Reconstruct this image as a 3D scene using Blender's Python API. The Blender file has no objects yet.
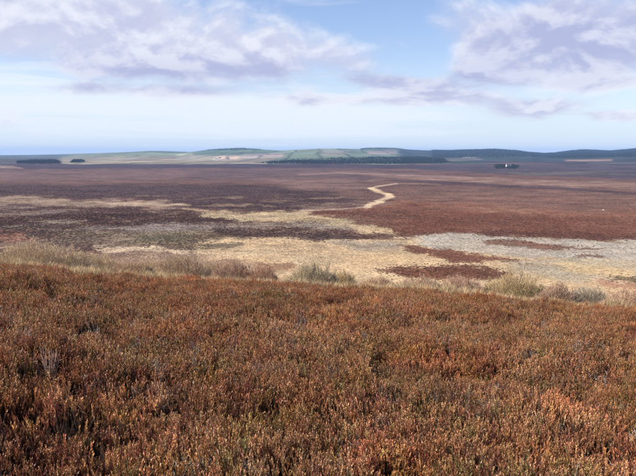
import bpy, math, random
import numpy as np
from mathutils import Vector, Matrix

random.seed(11)
scene = bpy.context.scene
R = math.radians

# ------------------------------------------------------------------ camera
F_PX, W_PX, H_PX, Y_HOR = 682.0, 636.0, 476.0, 153.0     # focal length and horizon row of the photograph
PITCH = math.atan((H_PX / 2 - Y_HOR) / F_PX)
ZC = 1.65                                                # eye height above the hill top
cam_d = bpy.data.cameras.new('camera')
cam_d.sensor_width = 36.0
cam_d.lens = 36.0 * F_PX / W_PX
cam_d.clip_start, cam_d.clip_end = 0.05, 200000.0
cam = bpy.data.objects.new('camera', cam_d)
scene.collection.objects.link(cam)
cam.location = (0, 0, ZC)
cam.rotation_euler = (R(90) - PITCH, 0, 0)
scene.camera = cam

# ------------------------------------------------------------------ exposure
EXPOSURE = 0.9
GAIN = 2 ** EXPOSURE
vs = scene.view_settings
vs.view_transform, vs.look, vs.exposure, vs.gamma = 'Standard', 'None', EXPOSURE, 1.0
vs.use_curve_mapping = False

# ------------------------------------------------------------------ sun and sky
SUN_AZ, SUN_EL = R(-100), R(34)          # azimuth from the view direction, to the left
sun_d = bpy.data.lights.new('sun', 'SUN')
sun_d.energy, sun_d.angle, sun_d.color = 4.7, R(0.53), (1.0, 0.92, 0.80)
sun = bpy.data.objects.new('sun', sun_d)
scene.collection.objects.link(sun)
sdir = Vector((math.sin(SUN_AZ) * math.cos(SUN_EL), math.cos(SUN_AZ) * math.cos(SUN_EL), math.sin(SUN_EL)))
sun.rotation_euler = sdir.to_track_quat('Z', 'Y').to_euler()
sun.location = (-40, -5, 60)

SKY_STRENGTH = 0.07
world = bpy.data.worlds.new('World')
scene.world = world
world.use_nodes = True
WT = world.node_tree
for n in list(WT.nodes):
    WT.nodes.remove(n)


class NB:
    """small node-building helper"""
    def __init__(self, tree):
        self.t = tree

    def new(self, typ, **kw):
        n = self.t.nodes.new(typ)
        for k, v in kw.items():
            setattr(n, k, v)
        return n

    def link(self, a, b):
        self.t.links.new(a, b)

    def put(self, sock, v):
        if isinstance(v, bpy.types.NodeSocket):
            self.link(v, sock)
        else:
            sock.default_value = v

    def m(self, op, a, b=None, c=None, clamp=False):
        n = self.new('ShaderNodeMath', operation=op)
        n.use_clamp = clamp
        self.put(n.inputs[0], a)
        if b is not None:
            self.put(n.inputs[1], b)
        if c is not None:
            self.put(n.inputs[2], c)
        return n.outputs[0]

    def sstep(self, v, lo, hi):
        n = self.new('ShaderNodeMapRange', interpolation_type='SMOOTHSTEP')
        self.put(n.inputs[0], v)
        n.inputs[1].default_value, n.inputs[2].default_value = lo, hi
        return n.outputs[0]

    def mix(self, f, a, b, blend='MIX'):
        n = self.new('ShaderNodeMix', data_type='RGBA', blend_type=blend)
        self.put(n.inputs[0], f)
        self.put(n.inputs[6], a)
        self.put(n.inputs[7], b)
        return n.outputs[2]

    def noise(self, vec, scale, detail=4, rough=0.55, dist=0.0):
        n = self.new('ShaderNodeTexNoise')
        if vec is not None:
            self.link(vec, n.inputs['Vector'])
        n.inputs['Scale'].default_value = scale
        n.inputs['Detail'].default_value = detail
        n.inputs['Roughness'].default_value = rough
        n.inputs['Distortion'].default_value = dist
        return n.outputs['Fac']

    def comb(self, x, y, z):
        n = self.new('ShaderNodeCombineXYZ')
        for s, v in zip(n.inputs, (x, y, z)):
            self.put(s, v)
        return n.outputs[0]


def px_dir(x, y):
    dx, dy = (x - W_PX / 2) / F_PX, (H_PX / 2 - y) / F_PX
    c, s = math.cos(PITCH), math.sin(PITCH)
    return dx, c + dy * s, -s + dy * c


def px_azel(x, y):
    a, b, c = px_dir(x, y)
    return math.atan2(a, b), math.atan2(c, math.hypot(a, b))


b = NB(WT)
sky = b.new('ShaderNodeTexSky', sky_type='NISHITA')
sky.sun_disc = False
sky.sun_elevation, sky.sun_rotation = SUN_EL, SUN_AZ
sky.altitude, sky.air_density, sky.dust_density, sky.ozone_density = 150, 1.0, 0.4, 1.0
tc = b.new('ShaderNodeTexCoord')
sep = b.new('ShaderNodeSeparateXYZ')
b.link(tc.outputs['Generated'], sep.inputs[0])
X, Y, Z = sep.outputs
az = b.m('ARCTAN2', X, Y)
el = b.m('ARCSINE', Z)
zl = b.m('LOGARITHM', b.m('ADD', b.m('MAXIMUM', Z, 0.0), 0.06), math.e)


def cloud_vec(sh, sv, dz=0.0, off=0.0):
    z2 = zl if dz == 0 else b.m('LOGARITHM', b.m('ADD', b.m('MAXIMUM', b.m('ADD', Z, dz), 0.0), 0.06), math.e)
    return b.comb(b.m('MULTIPLY', X, sh), b.m('ADD', b.m('MULTIPLY', Y, sh), off), b.m('MULTIPLY', z2, sv))


azel = b.comb(az, el, 0.0)


def blob(x, y, rx, ry, tilt=0.0):
    """soft region of cloud centred on a bearing and height above the horizon"""
    a0, e0 = px_azel(x, y)
    mp = b.new('ShaderNodeMapping', vector_type='TEXTURE')
    b.link(azel, mp.inputs['Vector'])
    mp.inputs['Location'].default_value = (a0, e0, 0)
    mp.inputs['Rotation'].default_value = (0, 0, -tilt)
    mp.inputs['Scale'].default_value = (1.75 * rx / F_PX, 1.75 * ry / F_PX, 1)
    gt = b.new('ShaderNodeTexGradient', gradient_type='SPHERICAL')
    b.link(mp.outputs[0], gt.inputs[0])
    return b.sstep(gt.outputs['Fac'], 0.0, 0.85)


def total(socks):
    s = socks[0]
    for t in socks[1:]:
        s = b.m('ADD', s, t)
    return s


def scaled(s, k):
    return b.m('MULTIPLY', s, k)


bank = total([blob(40, 34, 120, 36), blob(170, 54, 110, 30), blob(290, 58, 90, 28), scaled(blob(110, 8, 120, 14), 0.7),
              scaled(blob(530, 40, 115, 42), 1.3), scaled(blob(635, 44, 90, 40), 1.1)])
small = total([blob(400, 86, 60, 8, 0.08), blob(345, 100, 70, 6), scaled(blob(525, 110, 38, 9), .9), blob(612, 116, 26, 5), blob(450, 99, 44, 6),
               scaled(blob(600, 84, 40, 5), 0.8), scaled(blob(150, 92, 90, 6), 0.8)])
hole = total([blob(400, 22, 46, 30), scaled(blob(430, 60, 34, 12), 0.8), scaled(blob(30, 76, 40, 6), 0.5), scaled(blob(540, 92, 120, 8), 0.5)])
bias = b.m('SUBTRACT', b.m('ADD', scaled(bank, 0.24), scaled(small, 0.30)), b.m('ADD', scaled(hole, 0.22), 0.02))
n0 = b.noise(cloud_vec(9.0, 3.1), 1.0, 5, 0.56, 0.25)
n1 = b.noise(cloud_vec(9.0, 3.1, 0.013), 1.0, 5, 0.56, 0.25)
den = b.m('ADD', n0, bias)
cover = b.sstep(den, 0.52, 0.82)
# upper side of a cloud is lit, its base is lavender grey: difference of density a little higher up
lit = b.sstep(b.m('SUBTRACT', n0, n1), -0.07, 0.10)
thick = b.sstep(den, 0.62, 0.92)
cb = [c / (GAIN * SKY_STRENGTH) for c in (0.90, 0.91, 1.0)]
cg = [c / (GAIN * SKY_STRENGTH) for c in (0.47, 0.50, 0.74)]
light_f = b.m('SUBTRACT', b.m('ADD', scaled(lit, 0.62), 0.62), b.m('ADD', scaled(thick, 0.30), b.m('ADD', scaled(blob(545, 48, 150, 46), 0.34), scaled(blob(180, 78, 240, 18), 0.40))), clamp=True)
cloud_col = b.mix(light_f, (*cg, 1), (*cb, 1))
# thin white veil of high cloud low in the sky
nv = b.noise(cloud_vec(3.4, 7.0, 0.0, 7.0), 1.0, 5, 0.62, 0.4)
veil_m = total([blob(120, 108, 260, 34), scaled(blob(330, 118, 150, 20), 0.7), scaled(blob(560, 128, 160, 14), 0.12), scaled(blob(40, 88, 120, 20), 0.3)])
veil = b.m('MULTIPLY', b.sstep(b.m('ADD', nv, scaled(veil_m, 0.36)), 0.58, 0.98), 0.86)
cv = [c / (GAIN * SKY_STRENGTH) for c in (0.88, 0.95, 1.03)]
blue = b.mix(1.0, sky.outputs[0], (1.16, 1.13, 1.32, 1), 'MULTIPLY')
low = b.m('MULTIPLY', b.m('SUBTRACT', 1.0, b.sstep(el, 0.0, 0.15)), 0.8)
ch = [c / (GAIN * SKY_STRENGTH) for c in (0.70, 0.86, 1.02)]
blue = b.mix(low, blue, (*ch, 1))
col = b.mix(veil, blue, (*cv, 1))
col = b.mix(b.m('MULTIPLY', cover, 0.92), col, cloud_col)
bg = b.new('ShaderNodeBackground')
b.link(col, bg.inputs[0])
bg.inputs[1].default_value = SKY_STRENGTH
wo = b.new('ShaderNodeOutputWorld')
b.link(bg.outputs[0], wo.inputs[0])

scene.render.engine = 'CYCLES'
scene.cycles.max_bounces = 3
world.cycles.sampling_method = 'MANUAL'
world.cycles.sample_map_resolution = 256
scene.cycles.diffuse_bounces = 2
scene.cycles.glossy_bounces = 2
scene.cycles.transmission_bounces = 2
scene.cycles.volume_bounces = 0
scene.cycles.use_denoising = True

# ------------------------------------------------------------------ numeric helpers
def lin(c):
    c = np.asarray(c, float) / 255.0
    return np.where(c <= 0.04045, c / 12.92, ((c + 0.055) / 1.055) ** 2.4)


def _hash(ix, iy, seed):
    h = (ix.astype(np.int64) * 374761393 + iy.astype(np.int64) * 668265263 + seed * 1442695041) & 0x7FFFFFFF
    h = ((h ^ (h >> 13)) * 1274126177) & 0x7FFFFFFF
    h = h ^ (h >> 16)
    return (h & 0xFFFFF) / float(0xFFFFF)


def vnoise(x, y, seed=0):
    x, y = np.asarray(x, float), np.asarray(y, float)
    ix, iy = np.floor(x), np.floor(y)
    fx, fy = x - ix, y - iy
    fx = fx * fx * fx * (fx * (fx * 6 - 15) + 10)
    fy = fy * fy * fy * (fy * (fy * 6 - 15) + 10)
    ix, iy = ix.astype(np.int64), iy.astype(np.int64)
    a, bb = _hash(ix, iy, seed), _hash(ix + 1, iy, seed)
    c, d = _hash(ix, iy + 1, seed), _hash(ix + 1, iy + 1, seed)
    return (a + (bb - a) * fx) * (1 - fy) + (c + (d - c) * fx) * fy


def fbm(x, y, octaves=4, seed=0, gain=0.5):
    """-1..1"""
    s, amp, tot = 0.0, 1.0, 0.0
    for o in range(octaves):
        k = 2.0 ** o
        s = s + amp * (vnoise(x * k + 17.3 * o, y * k - 9.1 * o, seed + o) * 2 - 1)
        tot += amp
        amp *= gain
    return s / tot


def sm(t):
    t = np.clip(t, 0, 1)
    return t * t * (3 - 2 * t)


CP, SP = math.cos(PITCH), math.sin(PITCH)


def row_slope(y, th):
    """dz per metre of ground distance for image row y at azimuth th"""
    dy = (H_PX / 2 - y) / F_PX
    return (-SP + dy * CP) / (CP + dy * SP) * np.cos(th)


def project(x, y, z):
    zz = z - ZC
    dep = np.maximum(y * CP - zz * SP, 1e-3)
    up = y * SP + zz * CP
    return W_PX / 2 + F_PX * x / dep, H_PX / 2 - F_PX * up / dep


def col_of(th):
    """photo column of an azimuth (on the horizon)"""
    t = np.tan(np.clip(th, -1.2, 1.2))
    return W_PX / 2 + F_PX * t / math.cos(PITCH) * 1.0


# ------------------------------------------------------------------ terrain height
PLAIN = ZC - 40.0
CX = np.array([-400, 0, 60, 120, 200, 300, 380, 440, 500, 560, 636, 1000], float)
CY = np.array([252, 264, 271, 275, 281, 286, 289, 292, 297, 303, 309, 322], float)     # crest of the heather slope
SX = np.array([-500, 0, 30, 60, 100, 130, 150, 165, 190, 204, 220, 238, 260, 280, 300, 320, 345, 357, 370, 395, 410, 430, 450, 470, 495,
               515, 530, 545, 556, 570, 582, 600, 610, 636, 1100], float)
SY = np.array([155.5, 155.2, 155, 154.3, 153.2, 152, 150.8, 151, 152, 150.2, 149.2, 148.2, 149.4, 150.6, 149.6, 148.7, 148.6, 149.2, 148.1, 148.5,
               149.6, 150.5, 150.6, 150, 149.4, 150.6, 152.6, 153.6, 153, 151, 150, 150.6, 151, 149, 146], float)  # skyline of the far hills


def zfun(r, th):
    r, th = np.broadcast_arrays(np.asarray(r, float), np.asarray(th, float))
    x, y = r * np.sin(th), r * np.cos(th)
    c = col_of(th)
    fwd = sm((np.cos(th) - 0.2) / 0.5)
    s = -row_slope(np.interp(c, CX, CY), np.where(np.abs(th) < 1.2, th, 1.2))
    s = s * fwd + 0.05 * (1 - fwd)
    rc = 21.0 + 2.5 * fbm(th * 4.0, th * 0 + 3.1, 2, 5)
    bq = 1.3 / rc ** 2
    a = s - 2 * bq * rc
    near = -a * r - bq * r * r
    zcst = -a * rc - bq * rc * rc
    far = zcst - (s + 0.003) * (r - rc) - 0.00022 * np.clip(r - rc - 24, 0, 1e9) ** 2 / (1 + np.clip(r - rc - 24, 0, 1e9) / 60)
    hill = np.where(r < rc, near, far)
    hill = hill + 0.20 * fbm(x / 1.3, y / 1.3, 2, 21) * sm(r / 4) * sm((90 - r) / 40) + 0.05 * fbm(x / 6, y / 6, 2, 22) * sm(r / 6)
    # valley floor
    pl = PLAIN + (0.9 * fbm(x / 85, y / 85, 4, 31) + 0.35 * fbm(x / 17, y / 17, 3, 32)) * sm((r - 120) / 150) * (1 - sm((r - 1500) / 1500))
    k = 3.0
    hgap = np.clip(0.5 + 0.5 * (hill - pl) / k, 0, 1)
    base = pl * (1 - hgap) + hill * hgap + k * hgap * (1 - hgap)
    # heather mound on the valley floor
    mx, my = 39.0, 222.0
    base = base + 2.6 * np.exp(-(((x - mx) / 15) ** 2 + ((y - my) / 10) ** 2))
    # far slopes and hills
    r0 = 2600.0
    rs = 6400.0 + 700 * np.sin(c / 70.0) + 500 * np.sin(c / 31.0 + 1)
    ys = np.interp(c, SX, SY)
    y0 = Y_HOR + F_PX * 40.0 / r0
    t = np.log(np.maximum(r, 1) / r0) / np.log(rs / r0)
    tt = np.clip(t, 0, 1)
    prof = tt + 0.12 * np.sin(tt * math.pi * 2.0 + c / 60.0) * tt * (1 - tt) * 2
    yrow = y0 + (ys - y0) * prof
    zh = ZC + r * row_slope(yrow, np.clip(th, -1.1, 1.1))
    zh = zh + 7.0 * fbm(x / 500, y / 500, 4, 41) * sm(tt * 5) * (1 - sm(tt * 1.05) * 0.8)
    back = sm((r - rs) / (rs * 0.5))
    zend = ZC + rs * row_slope(ys, np.clip(th, -1.1, 1.1))
    zh = np.where(r > rs, zend * (1 - back) - 140 * back, zh)
    wgt = sm((t + 0.02) / 0.06)
    return base * (1 - wgt) + zh * wgt


# ------------------------------------------------------------------ land cover (colour of the vegetation and painted cloud shadow, by region of the ground)
def poly_dist(px, py, pts, ax=3.0):
    """signed distance (positive inside) to a polygon, x squashed by ax"""
    qx, qy = px / ax, py
    p = np.asarray(pts, float)
    p = np.stack([p[:, 0] / ax, p[:, 1]], 1)
    dmin = np.full(px.shape, 1e9)
    inside = np.zeros(px.shape, bool)
    n = len(p)
    for i in range(n):
        x1, y1 = p[i]
        x2, y2 = p[(i + 1) % n]
        ex, ey = x2 - x1, y2 - y1
        t = np.clip(((qx - x1) * ex + (qy - y1) * ey) / (ex * ex + ey * ey + 1e-9), 0, 1)
        d = (qx - x1 - t * ex) ** 2 + (qy - y1 - t * ey) ** 2
        dmin = np.minimum(dmin, d)
        cross = ((y1 > qy) != (y2 > qy)) & (qx < (x2 - x1) * (qy - y1) / (y2 - y1 + 1e-12) + x1)
        inside ^= cross
    d = np.sqrt(dmin)
    return np.where(inside, d, -d)


def line_dist(px, py, pts, ax=3.0):
    qx, qy = px / ax, py
    dmin = np.full(px.shape, 1e9)
    for (x1, y1), (x2, y2) in zip(pts[:-1], pts[1:]):
        x1, x2 = x1 / ax, x2 / ax
        ex, ey = x2 - x1, y2 - y1
        t = np.clip(((qx - x1) * ex + (qy - y1) * ey) / (ex * ex + ey * ey + 1e-9), 0, 1)
        dmin = np.minimum(dmin, (qx - x1 - t * ex) ** 2 + (qy - y1 - t * ey) ** 2)
    return np.sqrt(dmin)


# (kind, points, colour as seen, cloud shadow included, softness in rows, strength, half width for lines)
P, L = 'poly', 'line'
COVER = [
    # far edge of the moor
    (P, [(-200, 163), (300, 163), (430, 165), (430, 169), (240, 168), (-200, 170)], (74, 62, 82), 0.8, .9, 0),
    (P, [(-200, 165.5), (14, 166), (24, 168.5), (-200, 170)], (165, 135, 125), .6, .9, 0),
    (P, [(-200, 170), (330, 170), (330, 178), (120, 181), (-200, 180)], (122, 96, 96), 1.2, .9, 0),
    (P, [(180, 170), (340, 168), (420, 174), (350, 181), (200, 180)], (104, 84, 88), 1.5, .7, 0),
    (P, [(430, 164), (900, 164), (900, 184), (640, 180), (500, 174), (420, 170)], (82, 74, 92), 1.0, .9, 0),
    (P, [(510, 172), (600, 172), (640, 175), (520, 175)], (112, 108, 98), .8, .6, 0),
    # dark heather, left and middle distance; cloud-shadow bands at left painted in as darker heather
    (P, [(-200, 181), (60, 184), (150, 184), (250, 184), (330, 190), (360, 203), (310, 210), (200, 210), (130, 200), (-200, 194)], (84, 62, 64), 1.6, .92, 0),
    (P, [(90, 184), (200, 187), (250, 196), (140, 194), (70, 190)], (94, 74, 78), 1.5, .6, 0),
    (P, [(260, 178), (350, 178), (366, 186), (360, 193), (290, 190)], (136, 106, 100), 2.2, .8, 0),
    (P, [(-200, 203), (60, 205), (150, 208), (230, 216), (215, 224), (120, 226), (-200, 232)], (92, 64, 60), 1.6, .9, 0),
    (P, [(-200, 223), (60, 226), (110, 228), (100, 234), (30, 236), (-200, 238)], (96, 78, 74), 1.2, .8, 0),
    (P, [(80, 226), (180, 224), (250, 226), (250, 232), (90, 232)], (156, 140, 132), 1.0, .85, 0),
    (P, [(60, 232), (250, 231), (250, 246), (120, 248), (60, 244)], (142, 124, 98), 1.5, .85, 0),
    (P, [(130, 231), (195, 232), (190, 242), (135, 241)], (122, 118, 88), 1.4, .6, 0),
    (P, [(20, 236), (90, 236), (130, 246), (60, 248)], (134, 112, 100), 1.4, .6, 0),
    (P, [(-200, 232), (30, 233), (40, 241), (-200, 243)], (178, 124, 98), 1.2, .8, 0),
    # red-brown heather, right
    (P, [(300, 212), (366, 209), (400, 198), (470, 196), (900, 204), (900, 240), (570, 240), (470, 233), (420, 236), (384, 232), (345, 221)], (134, 86, 66), 1.2, .98, 0),
    (P, [(400, 187), (900, 196), (900, 214), (560, 212), (420, 203), (393, 197)], (130, 98, 88), 1.8, .8, 0),
    (P, [(430, 200), (560, 208), (900, 214), (900, 224), (560, 218), (440, 211)], (142, 96, 74), 2.0, .6, 0),
    (P, [(470, 230), (640, 233), (900, 233), (900, 242), (600, 241), (480, 237)], (112, 70, 56), 1.0, .7, 0),
    (P, [(330, 171), (420, 175), (560, 181), (900, 190), (900, 194), (560, 187), (430, 181), (380, 177)], (156, 124, 110), 1.2, .8, 0),
    (L, [(395, 180.5), (470, 184), (560, 188.5), (640, 194), (900, 210)], (88, 68, 76), .7, .9, 1.3),
    (L, [(300, 174.5), (340, 173), (400, 175), (470, 178)], (164, 130, 122), .5, .7, .7),
    (P, [(480, 207), (540, 210), (552, 214), (490, 212)], (168, 122, 92), 1.0, .7, 0),
    # pale grass of the middle distance
    (P, [(-200, 195), (20, 196), (60, 199), (125, 202), (190, 203.5), (185, 206), (120, 206.5), (60, 205), (-200, 200)], (166, 140, 116), .7, .9, 0),
    (L, [(100, 203), (150, 204), (190, 205.3)], (204, 172, 134), .8, .8, .5),
    (L, [(-40, 207), (34, 207.5)], (150, 128, 116), .5, .8, .9),
    (L, [(-60, 214.5), (30, 214), (60, 212)], (134, 118, 118), .6, .8, 1.0),
    (P, [(30, 221), (60, 219), (84, 222), (70, 225), (40, 224)], (158, 138, 118), .8, .9, 0),
    (L, [(0, 227), (22, 226)], (150, 132, 114), .6, .8, .9),
    (P, [(195, 211), (230, 213), (290, 210.5), (325, 214), (350, 220), (385, 228), (400, 234), (365, 233), (330, 226), (300, 222), (235, 221.5), (205, 216)], (206, 178, 132), .8, .97, 0),
    (L, [(186, 209), (215, 212), (240, 215)], (200, 164, 128), .6, .8, 1.2),
    (P, [(232, 222), (300, 223), (345, 228), (350, 232), (290, 229), (236, 227)], (160, 142, 124), .8, .9, 0),
    (L, [(150, 223), (210, 224), (250, 224.5)], (96, 82, 86), .6, .7, .9),
    (P, [(215, 228), (300, 229), (350, 234), (368, 240), (330, 241), (275, 237), (220, 234)], (94, 72, 68), .9, .95, 0),
    (P, [(345, 232), (372, 235), (386, 239), (360, 239)], (104, 76, 68), .8, .9, 0),
    # wide pale grass flat behind the bushes
    (P, [(200, 239), (270, 237), (330, 241), (380, 238), (420, 236), (470, 234), (560, 240), (900, 241), (900, 330), (100, 330), (120, 280), (190, 262)], (216, 184, 136), 1.2, .97, 0),
    (P, [(416, 236), (470, 233.5), (560, 240), (900, 242), (900, 262), (640, 262), (520, 256), (430, 250)], (188, 176, 160), 1.2, .95, 0),
    (P, [(330, 242), (400, 240), (400, 251), (350, 250)], (184, 164, 140), 1.4, .75, 0),
    (P, [(480, 258), (640, 262), (900, 270), (900, 292), (560, 282)], (192, 176, 150), 1.8, .75, 0),
    (P, [(545, 263), (600, 265), (640, 272), (620, 278), (560, 272)], (222, 190, 134), 1.4, .8, 0),
    (P, [(90, 246), (150, 247), (196, 249), (190, 253), (96, 252)], (226, 196, 156), .9, .95, 0),
    (P, [(-200, 243), (24, 244), (30, 248), (-200, 250)], (210, 172, 128), .8, .9, 0),
    (P, [(60, 252), (190, 253), (260, 262), (260, 300), (-200, 300), (-200, 258)], (184, 150, 118), 1.6, .85, 0),
    (P, [(200, 245), (236, 243), (236, 248), (206, 250)], (130, 116, 92), 1.0, .8, 0),
    (P, [(255, 262), (290, 264), (296, 270), (256, 272)], (150, 96, 72), 1.2, .6, 0),
    (P, [(180, 258), (222, 262), (240, 274), (180, 272)], (166, 116, 88), 1.5, .5, 0),
    # heather strips inside the pale flat
    (P, [(396, 246), (440, 249), (480, 255), (520, 260), (505, 262.5), (450, 260), (420, 254), (400, 249)], (134, 84, 64), .8, .97, 0),
    (P, [(484, 240), (520, 242.5), (570, 246), (608, 248), (590, 250), (540, 248.5), (510, 246), (490, 243)], (138, 96, 78), .8, .9, 0),
    (P, [(572, 254), (606, 254.5), (604, 257), (578, 257)], (132, 92, 74), .7, .9, 0),
    (P, [(606, 276), (660, 277), (660, 284), (615, 281)], (112, 96, 66), .8, .85, 0),
    (P, [(590, 281), (660, 284), (660, 294), (600, 287)], (190, 124, 94), 1.0, .6, 0),
    (P, [(376, 272), (400, 268), (440, 264), (492, 268), (515, 274), (490, 280), (400, 277)], (122, 74, 54), .8, .95, 0),
    # stream strip winding across the moor
    (L, [(369, 180.6), (381, 180.2)], (170, 140, 126), .5, .7, .4),
    (L, [(397, 184), (378, 186.5), (370, 188.5)], (206, 176, 146), .4, .95, .6),
    (L, [(370, 188.5), (380, 192), (388, 194.5)], (214, 182, 142), .4, .97, 1.0),
    (L, [(388, 194.5), (390, 197), (380, 201), (371, 204.5), (366, 207.5)], (218, 186, 144), .4, .97, 1.25),
    (L, [(366, 207.5), (350, 208.4), (316, 210.8), (290, 211.5)], (198, 166, 138), .4, .95, .55),
    (L, [(396, 184), (412, 183.4), (440, 184.5)], (166, 134, 116), .5, .6, .5),
]
HILLCOVER = [
    (P, [(-300, 153), (900, 140), (900, 165), (-300, 165)], (120, 140, 112), .5, 1, 0),
    (P, [(-300, 153), (70, 153), (70, 158.5), (-300, 159)], (104, 116, 112), .5, .9, 0),
    (P, [(-300, 158), (60, 158), (64, 165), (-300, 166)], (92, 84, 86), .5, .9, 0),
    (P, [(60, 157), (200, 155.5), (282, 155), (282, 158), (262, 165), (58, 165)], (176, 160, 132), .6, .9, 0),
    (P, [(110, 153), (190, 153), (190, 156), (110, 157)], (150, 164, 122), .5, .9, 0),
    (P, [(66, 155), (110, 154), (108, 157), (66, 158)], (150, 158, 122), .5, .8, 0),
    (P, [(176, 154), (192, 153), (192, 155.5), (178, 156)], (208, 206, 150), .3, .9, 0),
    (P, [(216, 156), (240, 155), (242, 160), (216, 161)], (226, 190, 160), .4, .8, 0),
    (P, [(240, 154), (284, 153), (284, 157), (242, 158.5)], (196, 176, 164), .4, .8, 0),
    (P, [(195, 148), (270, 147), (282, 153), (240, 154), (200, 155)], (112, 136, 100), .5, .9, 0),
    (P, [(284, 149), (330, 149), (326, 158), (284, 158)], (134, 150, 118), .5, .8, 0),
    (P, [(322, 150), (346, 150), (346, 156), (322, 156)], (176, 168, 144), .4, .8, 0),
    (P, [(366, 151), (400, 150), (396, 154), (366, 154.5)], (180, 154, 148), .4, .8, 0),
    (P, [(400, 149), (540, 149), (540, 164), (400, 164)], (56, 70, 66), .5, .9, 0),  # hillside darkened: cloud shadow is part of this colour
    (P, [(430, 159), (480, 157.5), (480, 160.5), (430, 162)], (128, 116, 112), .5, .7, 0),
    (L, [(464, 157.6), (474, 157.4)], (190, 196, 190), .3, .9, .4),
    (P, [(532, 150), (900, 146), (900, 166), (532, 166)], (50, 55, 54), .5, .9, 0),  # right-hand ridge, with the shadow of clouds painted into its dark tone
    (P, [(566, 160), (612, 159.4), (610, 161.6), (570, 162.6)], (176, 138, 118), .5, .9, 0),
    (P, [(480, 161), (900, 162), (900, 170), (480, 168)], (82, 74, 78), .6, .85, 0),
    (L, [(530, 164.5), (556, 164.2)], (140, 132, 130), .3, .8, .5),
    (L, [(590, 163.5), (640, 163)], (126, 120, 110), .3, .8, .6),
]
DESAT = 0.03
ALB = 0.62          # albedo for a display value of 1 in full sun


def cover_colour(x, y, z):
    """linear albedo of the ground cover at world points"""
    r = np.hypot(x, y)
    px, py = project(x, y, np.where(r > 150, z, z))
    dn = np.clip((py - Y_HOR) / 50.0, 0.08, 2.0)
    wx = px + (fbm(px / 22, py / 4.0, 4, 51) * 11 + fbm(x / 9, y / 14, 3, 55) * 4) * np.clip(dn, .2, 1.2)
    wy = py + (fbm(px / 26 + 40, py / 5.0, 4, 52) * 2.6 + fbm(x / 8 + 5, y / 12, 3, 56) * 1.4) * np.clip(dn, .15, 1.2)
    c = np.empty(px.shape + (3,))
    c[:] = lin((118, 88, 82))
    farw = sm((r - 2520 + 330 * fbm(x / 260, y / 420, 4, 68)) / 160)

    ragged = (fbm(x / 5, y / 9, 3, 59) * 1.6 + fbm(px / 9, py / 1.2, 3, 60) * 1.2) * np.clip(dn, .12, 1.0)

    def lay(c, table, wx, wy, gate):
        for kind, pts, colr, soft, amt, hw in table:
            if kind == P:
                d = poly_dist(wx, wy, pts)
            else:
                d = hw - line_dist(px * .65 + wx * .35, py * .75 + wy * .25, pts) - ragged * .75
            mk = (sm((d + ragged) / (2.6 * soft) + 0.5) * amt * gate)[..., None]
            q = lin(colr)
            q = q * (1 - DESAT) + q.mean() * DESAT
            c = c * (1 - mk) + q * mk
        return c
    c = lay(c, COVER, wx, wy, (1 - farw))
    # long thin drifts of dry grass in the heather and of heather in the grass
    st = fbm(wx / 40 + 3, wy / 1.9, 5, 67, .6)
    gate = sm((py - 192) / 6) * (1 - sm((py - 252) / 8)) * (1 - sm((px - 330) / 90) * .75) * (1 - farw)
    mk = (sm((st - .10) / .28) * gate * .5)[..., None]
    c = c * (1 - mk) + lin((166, 142, 120)) * mk
    mk = (sm((-st - .14) / .25) * gate * .42)[..., None]
    c = c * (1 - mk) + lin((92, 72, 68)) * mk
    hx = px + fbm(x / 300, y / 300, 3, 57) * 8
    hy = py + fbm(x / 260, y / 260, 3, 58) * 0.5
    c = lay(c, HILLCOVER, hx, hy, farw)
    fu, fv = (x + 60 * fbm(x / 400, y / 400, 2, 81)) / 170, (y * .9 + x * .25 + 90 * fbm(x / 500, y / 500, 2, 82)) / 300
    fi, fj = np.floor(fu).astype(np.int64), np.floor(fv).astype(np.int64)
    h1, h2 = _hash(fi, fj, 5), _hash(fi, fj, 9)
    c = c * (1 + farw * (h1 - .5) * .55)[..., None]
    c = c * (1 + (farw * (h2 - .5))[..., None] * np.array([.20, .02, -.12]))
    hedge = np.minimum(np.minimum(fu - fi, 1 - fu + fi) * 170, np.minimum(fv - fj, 1 - fv + fj) * 300) < 9
    c = np.where((hedge & (farw > .5))[..., None], c * .5, c)
    # mottling of the vegetation itself
    mt = 1 + 0.16 * fbm(x / 40, y / 40, 4, 61) + 0.22 * fbm(x / 6, y / 6, 3, 62) * (1 - farw) + 0.6 * fbm(px / 24, py / .8, 5, 66, .62) * sm((r - 260) / 300) * (1 - farw)
    c = c * np.clip(mt, .45, 1.7)[..., None]
    hue = fbm(x / 25, y / 25, 3, 63)
    c = c * (1 + hue[..., None] * np.array([0.05, -0.02, -0.09]))
    lm = c.mean(-1, keepdims=True)
    c = (c * .84 + lm * .16) * (1 + .24 * sm((lm - .20) / .2) * (1 - farw)[..., None])
    pw = sm((lm - .16) / .16)
    c = c * ALB * ((np.array([1.06, 0.97, .86]) * (1 - pw) + np.array([1.0, 0.985, .95]) * pw) * (1 - farw)[..., None] + farw[..., None])
    # the near hill top: dark peat under the heather, straw beyond the crest
    rc = 24.0
    peat = np.array([0.030, 0.019, 0.012])
    straw = np.array([0.30, 0.21, 0.11]) * (1 + 0.25 * fbm(x / 1.3, y / 1.3, 3, 64))[..., None]
    nw = sm((r - rc) / 4)[..., None]
    nearc = peat * (1 + 0.4 * fbm(x / .2, y / .2, 2, 65))[..., None] * (1 - nw) + straw * nw
    w = sm((r - 130) / 50)[..., None]
    return np.clip(nearc * (1 - w) + c * w, 0.004, 0.62)


# ------------------------------------------------------------------ materials
def new_mat(name):
    m = bpy.data.materials.new(name)
    m.use_nodes = True
    t = m.node_tree
    for n in list(t.nodes):
        t.nodes.remove(n)
    bb = NB(t)
    out = bb.new('ShaderNodeOutputMaterial')
    return m, bb, out


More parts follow.
